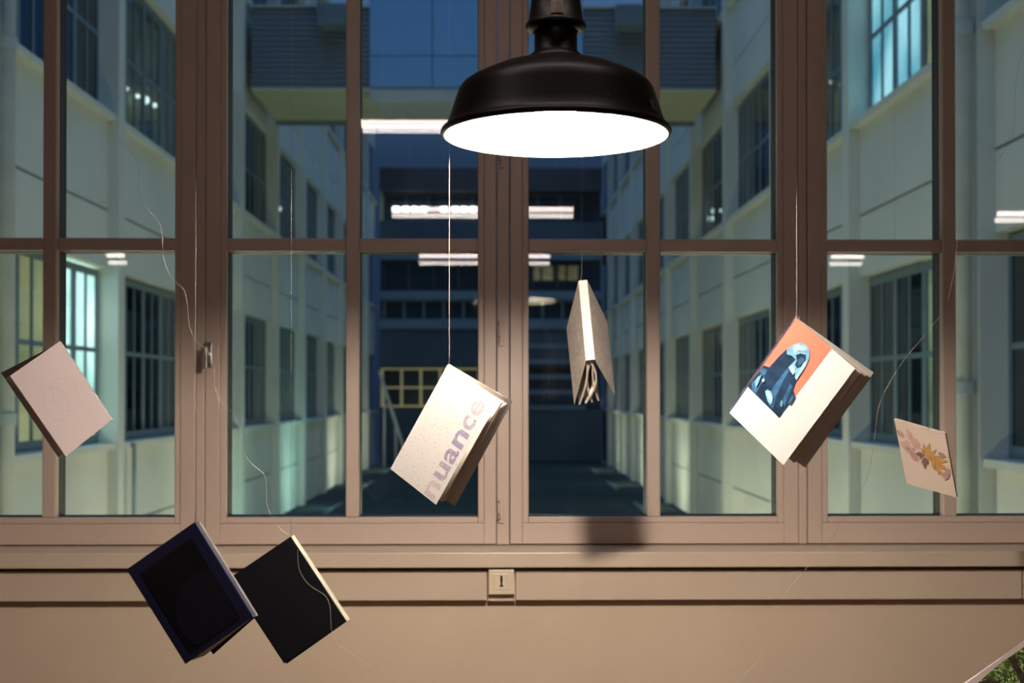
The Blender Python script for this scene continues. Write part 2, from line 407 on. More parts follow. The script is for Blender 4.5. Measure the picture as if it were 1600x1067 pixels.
# ------------------------------------------------------------------ the courtyard outside
FL = -2.4
H = lambda h: CAMZ+h
YE = 45.0
def facade(side, a, y0, per, kmin, kmax, floors, grooves, label, lit):
    """side -1 left, +1 right; a = half width to the pilaster front; windows lie back from it"""
    X = lambda d: side*(a+d)
    root = empty('courtyard_building', (X(0), 20, H(FL)), label, 'building', turn=True)
    sub = lambda m, n, mt, par=root, **k: m.build(n, mt, par, **k)
    ys, ye = y0+kmin*per, y0+kmax*per
    TOPH = 9.6
    sub(MB().box(X(.85), X(1.6), ys, ye, H(FL), H(TOPH)), 'wall', M['dark_room'])
    sub(MB().box(X(.12), X(1.6), 4.12, ys-.01, H(FL), H(TOPH)), 'wall_panel', M['render2'])
    tmpl = {}
    def put(key, make, name, c, par):
        if key not in tmpl: tmpl[key] = make(); return tmpl[key]
        return inst(tmpl[key], name, c, par)
    rows = [(FL, grooves[0]), (grooves[0], floors[0][0])]
    for i, (s_, t_, tr_) in enumerate(floors):
        nx = floors[i+1][0] if i+1 < len(floors) else TOPH
        g = grooves[i+1]
        rows += [(t_, g), (g, nx)]
    for k in range(kmin, kmax):
        ya = y0+k*per; yb = ya+per; p0, p1 = ya, ya+.24; w0, w1 = p1, yb
        cy = (p0+p1)/2
        m = MB().box(X(0), X(.9), p0, p1, H(FL), H(TOPH))
        put('pil', lambda: sub(m, 'pilaster', M['render']), 'pilaster', (X(.45), cy, H((FL+TOPH)/2)), root)
        for i, (h0, h1) in enumerate(rows):
            mm = MB().box(X(.12), X(.87), w0, w1, H(h0+.015), H(h1-.015))
            put('row%d' % i, lambda: sub(mm, 'wall_panel', M['render2']), 'wall_panel', (X(.495), (w0+w1)/2, H((h0+h1)/2)), root)
        m3 = MB().box(X(.145), X(.86), w0, w1, H(FL), H(floors[0][0]-.02))
        put('back', lambda: sub(m3, 'panel_joint', M['groove']), 'panel_joint', (X(.5025), (w0+w1)/2, H((FL+floors[0][0]-.02)/2)), root)
        for i, (s_, t_, tr_) in enumerate(floors):
            nx = floors[i+1][0] if i+1 < len(floors) else TOPH
            m4 = MB().box(X(.145), X(.86), w0, w1, H(t_+.02), H(nx-.02))
            put('back%d' % i, lambda: sub(m4, 'panel_joint', M['groove']), 'panel_joint', (X(.5025), (w0+w1)/2, H((t_+nx)/2)), root)
            m5 = MB().box(X(.02), X(.30), w0, w1-.01, H(s_-.015), H(s_+.05))
            put('sill%d' % i, lambda: sub(m5, 'window_sill', M['render']), 'window_sill', (X(.16), (w0+w1-.01)/2, H(s_+.0175)), root)
            # window: four casements, each two panes wide with a transom
            fr = MB(); n = 4; s1, t1_ = s_+.052, t_-.012; cw = (w1-w0)/n
            fx0, fx1 = .225, .25
            fr.box(X(fx0), X(fx1), w0, w1, H(s1), H(s1+.10)); fr.box(X(fx0), X(fx1), w0, w1, H(t1_-.08), H(t1_))
            holes = []
            for c in range(n):
                c0 = w0+c*cw; c1 = c0+cw
                fr.box(X(fx0), X(fx1), c0, c0+.055, H(s1+.1), H(t1_-.08)); fr.box(X(fx0), X(fx1), c1-.055, c1, H(s1+.1), H(t1_-.08))
                mid = (c0+c1)/2
                fr.box(X(fx0+.002), X(fx1-.002), mid-.022, mid+.022, H(s1+.1), H(t1_-.08))
                fr.box(X(fx0+.002), X(fx1-.002), c0+.055, c1-.055, H(tr_-.025), H(tr_+.025))
                for q0, q1 in ((c0+.055, mid-.022), (mid+.022, c1-.055)):
                    holes += [(q0, q1, s1+.1, tr_-.025), (q0, q1, tr_+.025, t1_-.08)]
            wn = put('win%d' % i, lambda: sub(fr, 'window', M['steel']), 'window', (X((fx0+fx1)/2), (w0+w1)/2, H((s1+t1_)/2)), root)
            near = yb < 19 and i < 2 and k >= -1
            if near:
                for j, (q0, q1, z0, z1) in enumerate(holes):
                    g_ = MB().box(X(.236), X(.240), q0, q1, H(z0), H(z1))
                    put('pane%d_%d' % (i, j % 2), lambda: sub(g_, 'pane', M['fglass'], wn), 'pane', (X(.238), (q0+q1)/2, H((z0+z1)/2)), wn)
            else:
                g_ = MB()
                for q0, q1, z0, z1 in holes: g_.box(X(.236), X(.240), q0, q1, H(z0), H(z1))
                if 'panes%d' % i not in tmpl: tmpl['panes%d' % i] = sub(g_, 'panes', M['fglass'], wn); po = tmpl['panes%d' % i]
                else:
                    zc = [h for q in holes for h in q[2:]]; yc = [h for q in holes for h in q[:2]]
                    po = inst(tmpl['panes%d' % i], 'panes', (X(.238), (min(yc)+max(yc))/2, H((min(zc)+max(zc))/2)), wn)
                po['kind'] = 'stuff'
            # the room behind: back wall, or a lit room
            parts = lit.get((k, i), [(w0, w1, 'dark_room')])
            for q0, q1, mt in parts:
                q0 = max(q0, w0+.01); q1 = min(q1, w1-.01)
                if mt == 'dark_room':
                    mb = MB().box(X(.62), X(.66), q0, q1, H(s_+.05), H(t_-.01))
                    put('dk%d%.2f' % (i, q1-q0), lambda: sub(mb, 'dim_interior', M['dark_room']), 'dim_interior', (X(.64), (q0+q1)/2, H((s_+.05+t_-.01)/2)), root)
                else:
                    sub(MB().box(X(.262 if mt != 'lit_dim' else .42), X(.28 if mt != 'lit_dim' else .44), q0, q1, H(s_+.055), H(t_-.015)), 'lit_blind', M[mt])
    sub(MB().box(X(-.06), X(1.6), ys, ye, H(TOPH), H(TOPH+.18)), 'parapet', M['render'])
    return root, X
litL = {(-1, 0): [(11, 12.62, 'lit_yellow'), (12.62, 14.3, 'lit_white')],
        (-2, 0): [(7, 10.9, 'lit_yellow')],
        (0, 1): [(14, 18, 'lit_dim')]}
left_b, XL = facade(-1, 4.19, 14.2, 3.42, -2, 9, [(-.58, 1.40, .50), (3.05, 4.95, 4.0), (6.7, 8.6, 7.65)], [-1.47, 2.05, 5.65, 9.1],
                    'pale rendered courtyard building on the left with a lit yellow and white window', litL)
litR = {(-1, 1): [(10, 12.05, 'lit_yellow'), (12.05, 13.6, 'lit_cyan')],
        (-1, 0): [(10, 11.95, 'lit_green'), (11.95, 13.6, 'dark_room')],
        (-2, 1): [(6, 8.4, 'dark_room'), (8.4, 9.9, 'lit_dim')],
        (0, 1): [(13, 18, 'lit_dim')]}
right_b, XR = facade(1, 3.74, 13.58, 3.7, -2, 9, [(-.54, 1.25, .38), (2.85, 4.76, 3.8), (6.4, 8.3, 7.3)], [-1.5, 1.91, 5.4, 8.8],
                     'pale rendered courtyard building on the right with a bright cyan window', litR)
# lamps seen inside rooms
def room_lamp(px, py, X_, parent, r, mt):
    """a small round lamp in a room of the facade, at wall depth X_"""
    y = X_*FPX/(px-777); z = (618-py)/FPX*y
    MB().lathe([(0, -r), (r*.7, -r*.7), (r, 0), (r*.7, r*.7), (0, r)], (X_, y, H(z)), 12).build('room_lamp', M[mt], parent, smooth=True)
for px, py, r, mt in ((198, 139, .03, 'spot'), (216, 151, .03, 'spot'), (228, 157, .055, 'spot'), (242, 165, .035, 'spot'), (439, 327, .035, 'spot')):
    room_lamp(px, py, -4.19-.31, left_b, r, mt)
for px, py, r, mt in ((1113, 329, .05, 'spot'), (1112, 341, .06, 'spot'), (1126, 328, .035, 'spot'), (1320, 92, .035, 'spotwarm'), (1318, 130, .03, 'spotwarm'), (1302, 126, .03, 'spotwarm'), (1334, 452, .02, 'spotwarm'), (1344, 476, .03, 'spotwarm')):
    room_lamp(px, py, 3.74+.31, right_b, r, mt)
m = MB().box(3.74+.55, 3.74+.60, 23.0, 25.2, H(1.0), H(1.24)); m.build('lit_interior', M['lit_orange'], right_b)
# rainwater pipes
def downpipe(x, y, zr, parent, r=.062):
    MB().tube([(x, y, H(FL)), (x, y, H(9.5))], r, 20).build('downpipe', M['pipe'], parent, smooth=True)
    for h in zr:
        MB().lathe([(r*.9, -.05), (r*1.28, -.05), (r*1.28, .05), (r*.9, .05)], (x, y, H(h)), 20).build('pipe_collar', M['pipe'], parent, smooth=False)
downpipe(-4.10, 10.75, (-.20, 2.95, 5.9), left_b)
downpipe(3.655, 9.98, (.06, 2.88, 5.7), right_b)
for k in range(0, 8):
    y = 14.2+k*3.42+.30; MB().tube([(-4.24, y, H(FL)), (-4.24, y, H(9.4))], .03, 10).build('cable_pipe', M['pipe'], left_b, smooth=True)
    y = 13.58+k*3.7+.30; MB().tube([(3.79, y, H(FL)), (3.79, y, H(9.4))], .03, 10).build('cable_pipe', M['pipe'], right_b, smooth=True)
MB().box(-4.19, -4.17, 14.75, 14.85, H(-1.5), H(-.55)).build('slotted_bracket', M['steel'], left_b)

# ground deck with ribs
g = empty('courtyard_deck', (0, 25, H(FL)), kind='structure', turn=True)
MB().box(-4.2, 3.75, 4.15, YE, H(FL-.2), H(FL)).build('deck_base', M['deck'], g)
m = MB()
for k in range(130):
    y = 4.6+k*.31; x0, x1 = -4.15, 3.7
    d = .9
    if y+d > YE: break
    z0, z1 = H(FL), H(FL+.05)
    i = len(m.v)
    m.v += [Vector(p) for p in ((x0, y, z0), (x0, y+.15, z0), (x0, y+.12, z1), (x0, y+.03, z1), (x1, y+d, z0), (x1, y+d+.15, z0), (x1, y+d+.12, z1), (x1, y+d+.03, z1))]
    for f in ((0, 3, 7, 4), (3, 2, 6, 7), (2, 1, 5, 6), (0, 1, 2, 3), (4, 7, 6, 5)): m.f.append(tuple(i+q for q in f)); m.m.append(0)
o = m.build('deck_ribs', M['deck'], g); o['kind'] = 'stuff'

# bridge across the courtyard
br = empty('footbridge', (0, 22.9, H(5.2)), 'dark slatted bridge with a blue panelled middle spanning high across the courtyard', 'bridge', turn=True)
BA, BB = 21.7, 24.1
MB().box(-4.17, 3.72, BA+.06, BB, H(5.22), H(6.5)).build('bridge_core', M['clad'], br)
for x0, x1 in ((-4.17, -2.17), (1.46, 3.72)):
    m = MB(); n = 15
    for k in range(n):
        z0 = 5.22+k*1.36/n; z1 = z0+1.36/n
        m.quad((x0, BA-.0, H(z0)), (x1, BA-.0, H(z0)), (x1, BA+.04, H(z1-.01)), (x0, BA+.04, H(z1-.01)))
        m.quad((x0, BA+.04, H(z1-.01)), (x1, BA+.04, H(z1-.01)), (x1, BA, H(z1)), (x0, BA, H(z1)))
    o = m.build('slats', M['clad'], br, fix=False); o['kind'] = 'stuff'
    MB().box(x0, x1, BA-.05, BB+.05, H(6.585), H(6.61)).build('coping', M['pipe'], br)
    MB().box(x0, x1, BA-.01, BB, H(5.17), H(5.215)).build('soffit', M['soffit'], br)
MB().box(-2.17, 1.46, BA-.01, BB, H(5.17), H(5.215)).build('soffit', M['pipe'], br)
MB().box(-4.17, 3.72, BB-.02, BB+.1, H(5.10), H(5.22)).build('lintel', M['steel'], br)
for x0, x1 in ((-2.17, -1.1), (-1.1, .2), (.2, 1.46)):
    for z0, z1 in ((5.22, 5.76), (5.76, 7.4), (7.4, 9.3)):
        MB().box(x0+.008, x1-.008, BA-.03, BA+.05, H(z0+.008), H(z1-.008)).build('blue_panel', M['bluepanel'], br)
MB().box(-2.17, 1.46, BA+.052, BA+.09, H(6.5), H(9.3)).build('panel_frame', M['steel'], br)
MB().box(-2.15, 1.44, BA-.06, BA+.3, H(4.98), H(5.165)).build('fascia', M['pipe'], br)
for px, s_ in ((522, 0), (985, 1)):
    x = (px-777)/FPX*21.5
    ac = empty('air_conditioner', (x, 21.4, H(6.15)), ('boxy air conditioner unit on the left slatted part of the bridge', 'boxy air conditioner unit on the right slatted part of the bridge')[s_], 'air conditioner', turn=True)
    MB().box(x-.26, x+.30, 21.23, 21.66, H(6.16), H(6.52)).build('casing', M['steel'], ac, bevel=.01)
    m = MB()
    for k in range(6): m.box(x-.22, x+.26, 21.215, 21.229, H(6.2+k*.05), H(6.222+k*.05))
    m.build('grille', M['band'], ac)
    for dx in (-.2, .24): MB().box(x+dx-.02, x+dx+.02, 21.3, 21.64, H(6.12), H(6.16)).build('bracket', M['steel'], ac)

# building closing the courtyard
eb = empty('end_building', (0, YE, H(FL)), 'dark banded building closing the far end of the courtyard', 'building', turn=True)
EZ = lambda y: H((618-y)/FPX*YE)
MB().box(-4.15, 3.68, YE+.5, YE+6, H(FL), EZ(275)).build('wall', M['endwall'], eb)
MB().box(-4.12, 3.66, YE-.3, YE+6, EZ(300), EZ(264)).build('roof', M['roofdark'], eb)
for ya, yb, d, mt in ((394, 346, .0, 'endwall'), (468, 455, -.15, 'band'), (514, 500, -.1, 'band'), (573, 515, 0, 'endwall'), (720, 640, 0, 'endwall'), (406, 398, -.1, 'band')):
    MB().box(-4.14, 3.67, YE+d, YE+.5, EZ(ya), EZ(yb)).build('floor_band', M[mt], eb)
def strip(x0, x1, ya, yb, n, rows_, glass, frame):
    f = MB(); zs = (EZ(ya), EZ(yb))
    f.box(x0, x1, YE+.1, YE+.2, zs[0], zs[0]+.06); f.box(x0, x1, YE+.1, YE+.2, zs[1]-.06, zs[1])
    cw = (x1-x0)/n; rh = (zs[1]-zs[0])/rows_
    for c in range(n+1): f.box(x0+c*cw-.04, x0+c*cw+.04, YE+.1, YE+.2, zs[0], zs[1])
    for r_ in range(1, rows_): f.box(x0, x1, YE+.1, YE+.2, zs[0]+r_*rh-.03, zs[0]+r_*rh+.03)
    wn = f.build('window', frame, eb)
    for c in range(n):
        for r_ in range(rows_):
            MB().box(x0+c*cw+.04, x0+(c+1)*cw-.04, YE+.14, YE+.17, zs[0]+r_*rh+.03, zs[0]+(r_+1)*rh-.03).build('pane', glass, wn)
EX = lambda px: (px-777)/FPX*YE
M['endglass'] = mat('end_window_glass', (.035, .05, .06), .15, .3, 1)
strip(EX(600), EX(910), 345, 302, 9, 1, M['endglass'], M['endwall'])
strip(EX(600), EX(910), 455, 407, 8, 1, M['endglass'], M['roofdark'])
strip(EX(600), EX(910), 500, 468, 10, 1, M['endglass'], M['band'])
strip(EX(597), EX(748), 636, 575, 5, 2, M['endglass'], lit_mat('lit_window_frame', (.60, .50, .20), .42, (.4, .36, .16), .8))
strip(EX(826), EX(905), 440, 412, 4, 1, lit_mat('lit_strip', (.30, .27, .12), .5), M['roofdark'])
for k in range(5):
    MB().box(EX(800), EX(915), YE-.05, YE, EZ(640-k*24), EZ(633-k*24)).build('louvre_rail', M['band'], eb)
MB().box(EX(594), EX(598), YE-.1, YE+.2, EZ(345), EZ(300)).build('corner_light', M['soffit'], eb)
for k, px in enumerate((619, 634, 648, 662, 693, 712, 725, 739)):
    x = EX(px); MB().box(x-.10, x+.10, YE+.02, YE+.08, EZ(330), EZ(323)).build('ceiling_strip_light', M['spot'], eb)
# slanted stair string and posts by the left corner
st = empty('stair_rail', (EX(610), 42, H(FL)), 'slanting pale stair rail at the far left corner of the courtyard', 'railing', turn=True)
MB().tube([(EX(592)*.93, 42, H(.9*.9)), (EX(640)*.93, 42, H(-2.35))], .05, 10).build('rail', M['pipe'], st)
for px, top in ((600, .2), (618, -1.0)):
    MB().tube([(EX(px)*.93, 42, H(FL)), (EX(px)*.93, 42, H(top))], .035, 8).build('post', M['pipe'], st)

# low lamps added on the deck, below the sight line, to light the facades
WHERE = ('nearest the window', 'second from the window', 'third from the window', 'fourth from the window', 'nearest the bridge')
for side in (-1, 1):
    for i, y in enumerate((6.5, 10.2, 14.0, 17.8, 20.4)):
        x = side*2.45-.2; h_ = .36 if y < 24 else .14
        b_ = empty('fill_bollard', (x, y, H(FL)), 'low round bollard lamp on the courtyard deck, %s side, %s' % ('left' if side < 0 else 'right', WHERE[i]), 'lamp', 'bollard lamps on the courtyard deck', turn=True)  # added bollard lamp, there only to light the facades
        MB().lathe([(0, 0), (.07, 0), (.07, .03), (.045, .05), (.045, h_-.08), (0, h_-.08)], (x, y, H(FL)), 24).build('post', M['steel'], b_, smooth=False)
        MB().lathe([(0, h_-.08), (.05, h_-.08), (.05, h_), (0, h_)], (x, y, H(FL)), 24).build('fill_diffuser', M['enamel'], b_)
        ld = bpy.data.lights.new('fill_bollard_light', 'POINT'); ld.energy = FILL_BOLLARD*(1 if y < 24 else .5)
        ld.color = (1.0, .97, .68) if not (side < 0 and i == 4) else (.55, 1.0, .85)
        ld.shadow_soft_size = .08
        lo = bpy.data.objects.new('fill_bollard_light', ld); col.objects.link(lo); lo.parent = b_; lo.location = (0, 0, h_+.10)
    for i, y in enumerate((26.5, 33.5, 40.0)):      # flat washers added at the wall foot to brighten the far walls
        x = side*3.2-.2; b_ = empty('fill_washer', (x, y, H(FL)), 'low wall washer lying at the foot of the %s courtyard wall, %s' % ('left' if side < 0 else 'right', ('nearest', 'middle', 'farthest')[i]), 'lamp', 'wall washers at the courtyard walls', turn=True)  # added washer, there only to brighten the far walls
        MB().box(x-.05, x+.05, y-1.5, y+1.5, H(FL), H(FL+.07)).build('housing', M['steel'], b_)
        ld = bpy.data.lights.new('fill_washer_light', 'AREA'); ld.shape = 'RECTANGLE'; ld.size = 3.0; ld.size_y = .06; ld.energy = FILL_WASHER
        ld.color = (.95, 1.0, .72) if not (side < 0 and i == 0) else (.55, 1.0, .88)
        lo = bpy.data.objects.new('fill_washer_light', ld); col.objects.link(lo); lo.parent = b_; lo.location = (0, 0, .09)
        lo.rotation_euler = Vector((-side*.8, 0, -.6)).to_track_quat('Z', 'X').to_euler()

# ------------------------------------------------------------------ the hanging books
def lerp(a, b, t): return a+(b-a)*t
def plate(name, q, t, away, mt, parent):
    """a stiff sheet through four corners, thickened away from the point `away`"""
    n = (q[1]-q[0]).cross(q[3]-q[0]).normalized(); c = (q[0]+q[1]+q[2]+q[3])/4
    if n.dot(c-away) < 0: n = -n
    return MB().slab(q, n, t).build(name, mt, parent), n
def book(name, S, F, B, Tn, t, label, covers, n=9, group='paperbacks hung on threads before the window', page='page', sag=.004, close=None, spine=None, pw=.975, ph=.988):
    """S spine edge of the front cover, F its free edge, B free edge of the back cover (each top, bottom); Tn spine direction"""
    S, F, B = [[Vector(p) for p in e] for e in (S, F, B)]
    T = [p+Tn*t for p in S]
    eye = Vector((0, 0, CAMZ))
    def flatten(a, b, c, d):        # keep the fourth corner in the plane of the other three
        n_ = (b-a).cross(c-a); r = d-eye
        return eye+r*((a-eye).dot(n_)/r.dot(n_))
    F[1] = flatten(S[0], S[1], F[0], F[1])
    root = empty(name, S[0], label, 'book', group)
    mid = (S[0]+S[1]+F[0]+F[1]+B[0]+B[1]+T[0]+T[1])/8
    cf, cb, cs = covers
    ins = Vector(mid)
    f, nf = plate('front_cover', [S[0], F[0], F[1], S[1]], .0011, ins, cf, root)
    b, nb = plate('back_cover', [T[0], B[0], B[1], T[1]], .0011, ins, cb, root)
    sp, ns = plate('spine', [S[0], T[0], T[1], S[1]], .0013, ins, cs, root)
    # page gatherings fanned between the covers
    vl = (S[1]-S[0]).normalized(); hgt = (S[1]-S[0]).length
    rnd = random.Random(len(label))
    cl = close or (lambda a: a)
    for i in range(n):
        a0, a1 = (i+.04)/n, (i+.96)/n
        fr = (i+.5)/n; g = cl(fr)
        s0a, s1a = lerp(S[0], T[0], a0), lerp(S[1], T[1], a0); s0b, s1b = lerp(S[0], T[0], a1), lerp(S[1], T[1], a1)
        d = (lerp(F[0]-S[0], B[0]-T[0], g)+lerp(F[1]-S[1], B[1]-T[1], g))/2
        ln = lerp((F[0]-S[0]).length, (B[0]-T[0]).length, g)*pw
        d = d.normalized()*ln
        e = 1-ph
        m = MB(); K = 6; base = len(m.v); nn = d.cross(vl).normalized()
        if nn.dot(B[0]-F[0]) < 0: nn = -nn
        bend = sag*(math.sin(fr*math.pi)*1.2+.3)*(-1 if fr > .5 else 1)*(.6+.8*rnd.random())
        th = t/n*.92
        for k in range(K+1):
            u = k/K; off = d*u+nn*(bend*math.sin(u*math.pi)); cr_ = 1-.12*u
            pa0 = s0a+vl*hgt*e+off; pa1 = s1a-vl*hgt*e+off
            pb0 = pa0+nn*th*cr_ if False else s0b+vl*hgt*e+off; pb1 = s1b-vl*hgt*e+off
            m.v += [pa0, pa1, pb0, pb1]
        for k in range(K):
            i0 = 4*k; j = i0+4
            m.f += [(i0, i0+1, j+1, j), (i0+2, j+2, j+3, i0+3), (i0, j, j+2, i0+2), (i0+1, i0+3, j+3, j+1)]; m.m += [0]*4
        m.f += [(0, 2, 3, 1), (4*K, 4*K+1, 4*K+3, 4*K+2)]; m.m += [0]*2
        m.build(page, M['page'], root)
    return root, (S, F, nf, f)
def bil(S, F, u, v): return lerp(lerp(S[0], F[0], u), lerp(S[1], F[1], u), v)
def prints(cov, polys, name='cover_print', off=.0013, parent=None):
    """flat printed shapes laid on a cover: polys = [(material, [(u,v)...]), ...] bottom first"""
    S, F, n, f = cov; mats = []; m = MB()
    for k, (mt, uv) in enumerate(polys):
        if mt not in mats: mats.append(mt)
        m.cur = mats.index(mt)
        m.quad(*[bil(S, F, u, v)+n*(off+.00012*k) for u, v in uv])
    return m.build(name, [M[x] if isinstance(x, str) else x for x in mats], parent or f, fix=False)
def uvmap(O, TR, BL):
    """map photo-crop pixels to cover u,v given its three corners in the same pixels"""
    ax, ay = TR[0]-O[0], TR[1]-O[1]; bx, by = BL[0]-O[0], BL[1]-O[1]; D = ax*by-ay*bx
    def g(x, y):
        dx, dy = x-O[0], y-O[1]
        return ((dx*by-dy*bx)/D, (ax*dy-ay*dx)/D)
    return g
def thread(pts, label, r=.00021):
    m = MB().tube(pts, r, 6); o = m.build('hanging_thread', M['thread'], smooth=True)
    return tag(o, label, 'thread')
def smoothpts(p, k=5):
    out = []
    for i in range(len(p)-1):
        p0 = p[max(i-1, 0)]; p1 = p[i]; p2 = p[i+1]; p3 = p[min(i+2, len(p)-1)]
        for j in range(k):
            t = j/k; out.append(.5*((2*p1)+(p2-p0)*t+(2*p0-5*p1+4*p2-p3)*t*t+(3*p1-p0-3*p2+p3)*t**3))
    return out+[p[-1]]
def up(p): return Vector((p.x, p.y, CH-.002))

# 1 speckled book with the word "nuance"
M['speck'] = m_ = mat('cover_speckled', (.80, .74, .67), .55)
n_ = m_.node_tree; t_ = n_.nodes.new('ShaderNodeTexCoord'); v_ = n_.nodes.new('ShaderNodeTexVoronoi'); v_.inputs['Scale'].default_value = 240
v2 = n_.nodes.new('ShaderNodeTexWhiteNoise'); lt = n_.nodes.new('ShaderNodeMath'); lt.operation = 'LESS_THAN'; lt.inputs[1].default_value = .20
gt = n_.nodes.new('ShaderNodeMath'); gt.operation = 'GREATER_THAN'; gt.inputs[1].default_value = .55
mu = n_.nodes.new('ShaderNodeMath'); mu.operation = 'MULTIPLY'; mx_ = n_.nodes.new('ShaderNodeMix'); mx_.data_type = 'RGBA'
n_.links.new(t_.outputs['Object'], v_.inputs['Vector']); n_.links.new(v_.outputs['Distance'], lt.inputs[0]); n_.links.new(v_.outputs['Color'], v2.inputs['Vector'])
n_.links.new(v2.outputs['Value'], gt.inputs[0]); n_.links.new(lt.outputs[0], mu.inputs[0]); n_.links.new(gt.outputs[0], mu.inputs[1])
n_.links.new(mu.outputs[0], mx_.inputs[0]); mx_.inputs[6].default_value = (.64, .61, .58, 1); mx_.inputs[7].default_value = (.30, .26, .22, 1)
n_.links.new(mx_.outputs[2], n_.nodes['Principled BSDF'].inputs['Base Color'])
D1 = 2.20
bk, cov = book('hanging_book', (P(700, 571, D1), P(611, 733, D1+.030)), (P(773.5, 622, D1+.004), P(681.5, 788.5, D1+.035)), (P(801, 627, D1+.09), P(711, 791, D1+.16)),
               Vector((.25, .9, .15)).normalized(), .012, 'cream speckled book with purple lettering hanging left of the window centre', (M['speck'], M['cover_white'], M['speck']), 10, sag=.006,
               close=lambda a: .25+.70*a)
S, F, nf, fo = cov
def textmat(name, c1, c2, axis_scale):
    m = bpy.data.materials.new(name); m.use_nodes = True; n = m.node_tree; b = n.nodes['Principled BSDF']; b.inputs['Roughness'].default_value = .6
    t = n.nodes.new('ShaderNodeTexCoord'); z = n.nodes.new('ShaderNodeTexNoise'); z.inputs['Scale'].default_value = 620; z.inputs['Detail'].default_value = 1
    q = n.nodes.new('ShaderNodeValToRGB'); q.color_ramp.elements[0].position = .42; q.color_ramp.elements[1].position = .58
    q.color_ramp.elements[0].color = (*c1, 1); q.color_ramp.elements[1].color = (*c2, 1)
    n.links.new(t.outputs['Object'], z.inputs['Vector']); n.links.new(z.outputs['Fac'], q.inputs[0]); n.links.new(q.outputs[0], b.inputs['Base Color'])
    return m
def text_mesh(body, bold=0.0):
    c = bpy.data.curves.new('t', 'FONT'); c.body = body; c.size = 1; c.offset = bold; c.resolution_u = 6
    o = bpy.data.objects.new('t', c); col.objects.link(o); bpy.context.view_layer.update()
    me = bpy.data.meshes.new_from_object(o.evaluated_get(bpy.context.evaluated_depsgraph_get()))
    bpy.data.objects.remove(o); return me
shades = [((.44, .36, .38), (.62, .53, .52)), ((.26, .22, .33), (.48, .42, .46)), ((.19, .165, .29), (.40, .35, .43)), ((.19, .165, .30), (.40, .35, .44)), ((.26, .23, .36), (.50, .44, .50)), ((.36, .32, .36), (.52, .46, .47))]
# photo positions (u of baseline, v start, v end) for each letter
ev = [(.985, .845), (.815, .675), (.655, .53), (.51, .365), (.345, .235), (.215, .085)]
for i, ch in enumerate('nuance'):
    me = text_mesh(ch, .022)
    xs = [v.co.x for v in me.vertices]; ys = [v.co.y for v in me.vertices]
    x0, x1 = min(xs), max(xs); y0, y1 = min(ys), max(ys); va, vb = ev[i]; ub, ut = .925, .70
    m = MB()
    for p in me.polygons:
        m.quad(*[bil(S, F, ub+(ut-ub)*(me.vertices[k].co.y-y0)/(y1-y0), va+(vb-va)*(me.vertices[k].co.x-x0)/(x1-x0))+nf*.00117 for k in p.vertices])
    m.build('letter', textmat('letter_ink', *shades[i], 1), fo, fix=False)
thread([P(700, 571, D1), P(702, 560, D1), up(P(702, 560, D1))], 'straight thread holding the cream speckled book')

# 2 red and white book with a draped blue figure
D2 = 2.30
bk, cov = book('hanging_book', (P(1243.3, 496, D2), P(1138.5, 643.5, D2+.074)), (P(1336, 575.5, D2+.0), P(1224, 726.5, D2+.062)), (P(1365, 582, D2+.08), P(1258, 731, D2+.125)),
               Vector((.2, .95, .1)).normalized(), .022, 'white book with a red and blue picture hanging before the right window', (M['cover_plain'], M['cover_white'], M['navyspine']), 13, sag=.004,
               close=lambda a: (0, .03, .06, .08, .40, .43, .46, .70, .73, .76, .9, .93, .97)[min(12, int(a*13))])
um = uvmap((465, 65), (845, 392), (35, 672))
M['ink1'] = mat('print_blue_dark', (.008, .026, .062), .5, .5, 60); M['ink2'] = mat('print_blue_mid', (.028, .095, .19), .5, .45, 70)
M['ink3'] = mat('print_blue_light', (.15, .34, .47), .5, .3, 80); M['ink4'] = mat('print_blue_pale', (.32, .50, .60), .5, .15, 80)
fig = [('coral', [(465, 65), (695, 262), (375, 700), (160, 505)]),
       ('ink1', [(160, 505), (262, 366), (300, 378), (330, 345), (365, 305), (412, 262), (455, 235), (500, 222), (535, 240), (556, 275), (555, 330), (535, 375), (510, 420), (478, 475), (462, 525), (474, 562), (375, 700)]),
       ('ink2', [(186, 478), (240, 430), (275, 440), (240, 500), (215, 545), (190, 525)]),
       ('ink2', [(300, 560), (330, 500), (390, 420), (420, 380), (430, 400), (395, 460), (350, 560), (330, 640), (310, 620)]),
       ('ink2', [(385, 640), (400, 560), (440, 480), (455, 500), (420, 590), (405, 630)]),
       ('ink2', [(240, 400), (262, 380), (290, 395), (275, 430), (250, 440)]),
       ('ink3', [(412, 262), (455, 235), (500, 220), (535, 238), (557, 275), (555, 330), (535, 375), (510, 420), (480, 460), (466, 440), (470, 415), (440, 400), (425, 375), (450, 350), (470, 330), (445, 305), (412, 295)]),
       ('ink1', [(470, 300), (500, 290), (535, 300), (535, 340), (505, 375), (480, 385), (465, 360), (478, 335)]),
       ('ink2', [(482, 330), (505, 310), (525, 325), (515, 350), (490, 365)]),
       ('ink4', [(450, 262), (480, 238), (515, 240), (540, 262), (520, 275), (490, 268), (462, 290)]),
       ('ink4', [(425, 378), (448, 362), (462, 385), (470, 405), (455, 425), (440, 405)]),
       ('ink4', [(520, 350), (540, 330), (535, 370), (505, 415), (478, 458), (470, 440), (495, 400)]),
       ('ink3', [(275, 530), (290, 517), (315, 530), (330, 565), (325, 605), (312, 618), (292, 590)]),
       ('ink4', [(282, 532), (296, 526), (314, 545), (322, 575), (315, 600), (300, 580)]),
       ('ink3', [(205, 470), (225, 440), (250, 425), (235, 470), (215, 510)]), ('ink4', [(252, 455), (268, 446), (272, 465), (258, 474)]),
       ('ink3', [(375, 610), (385, 580), (395, 600), (392, 625), (380, 625)]), ('ink2', [(425, 600), (455, 545), (470, 560), (440, 610)])]
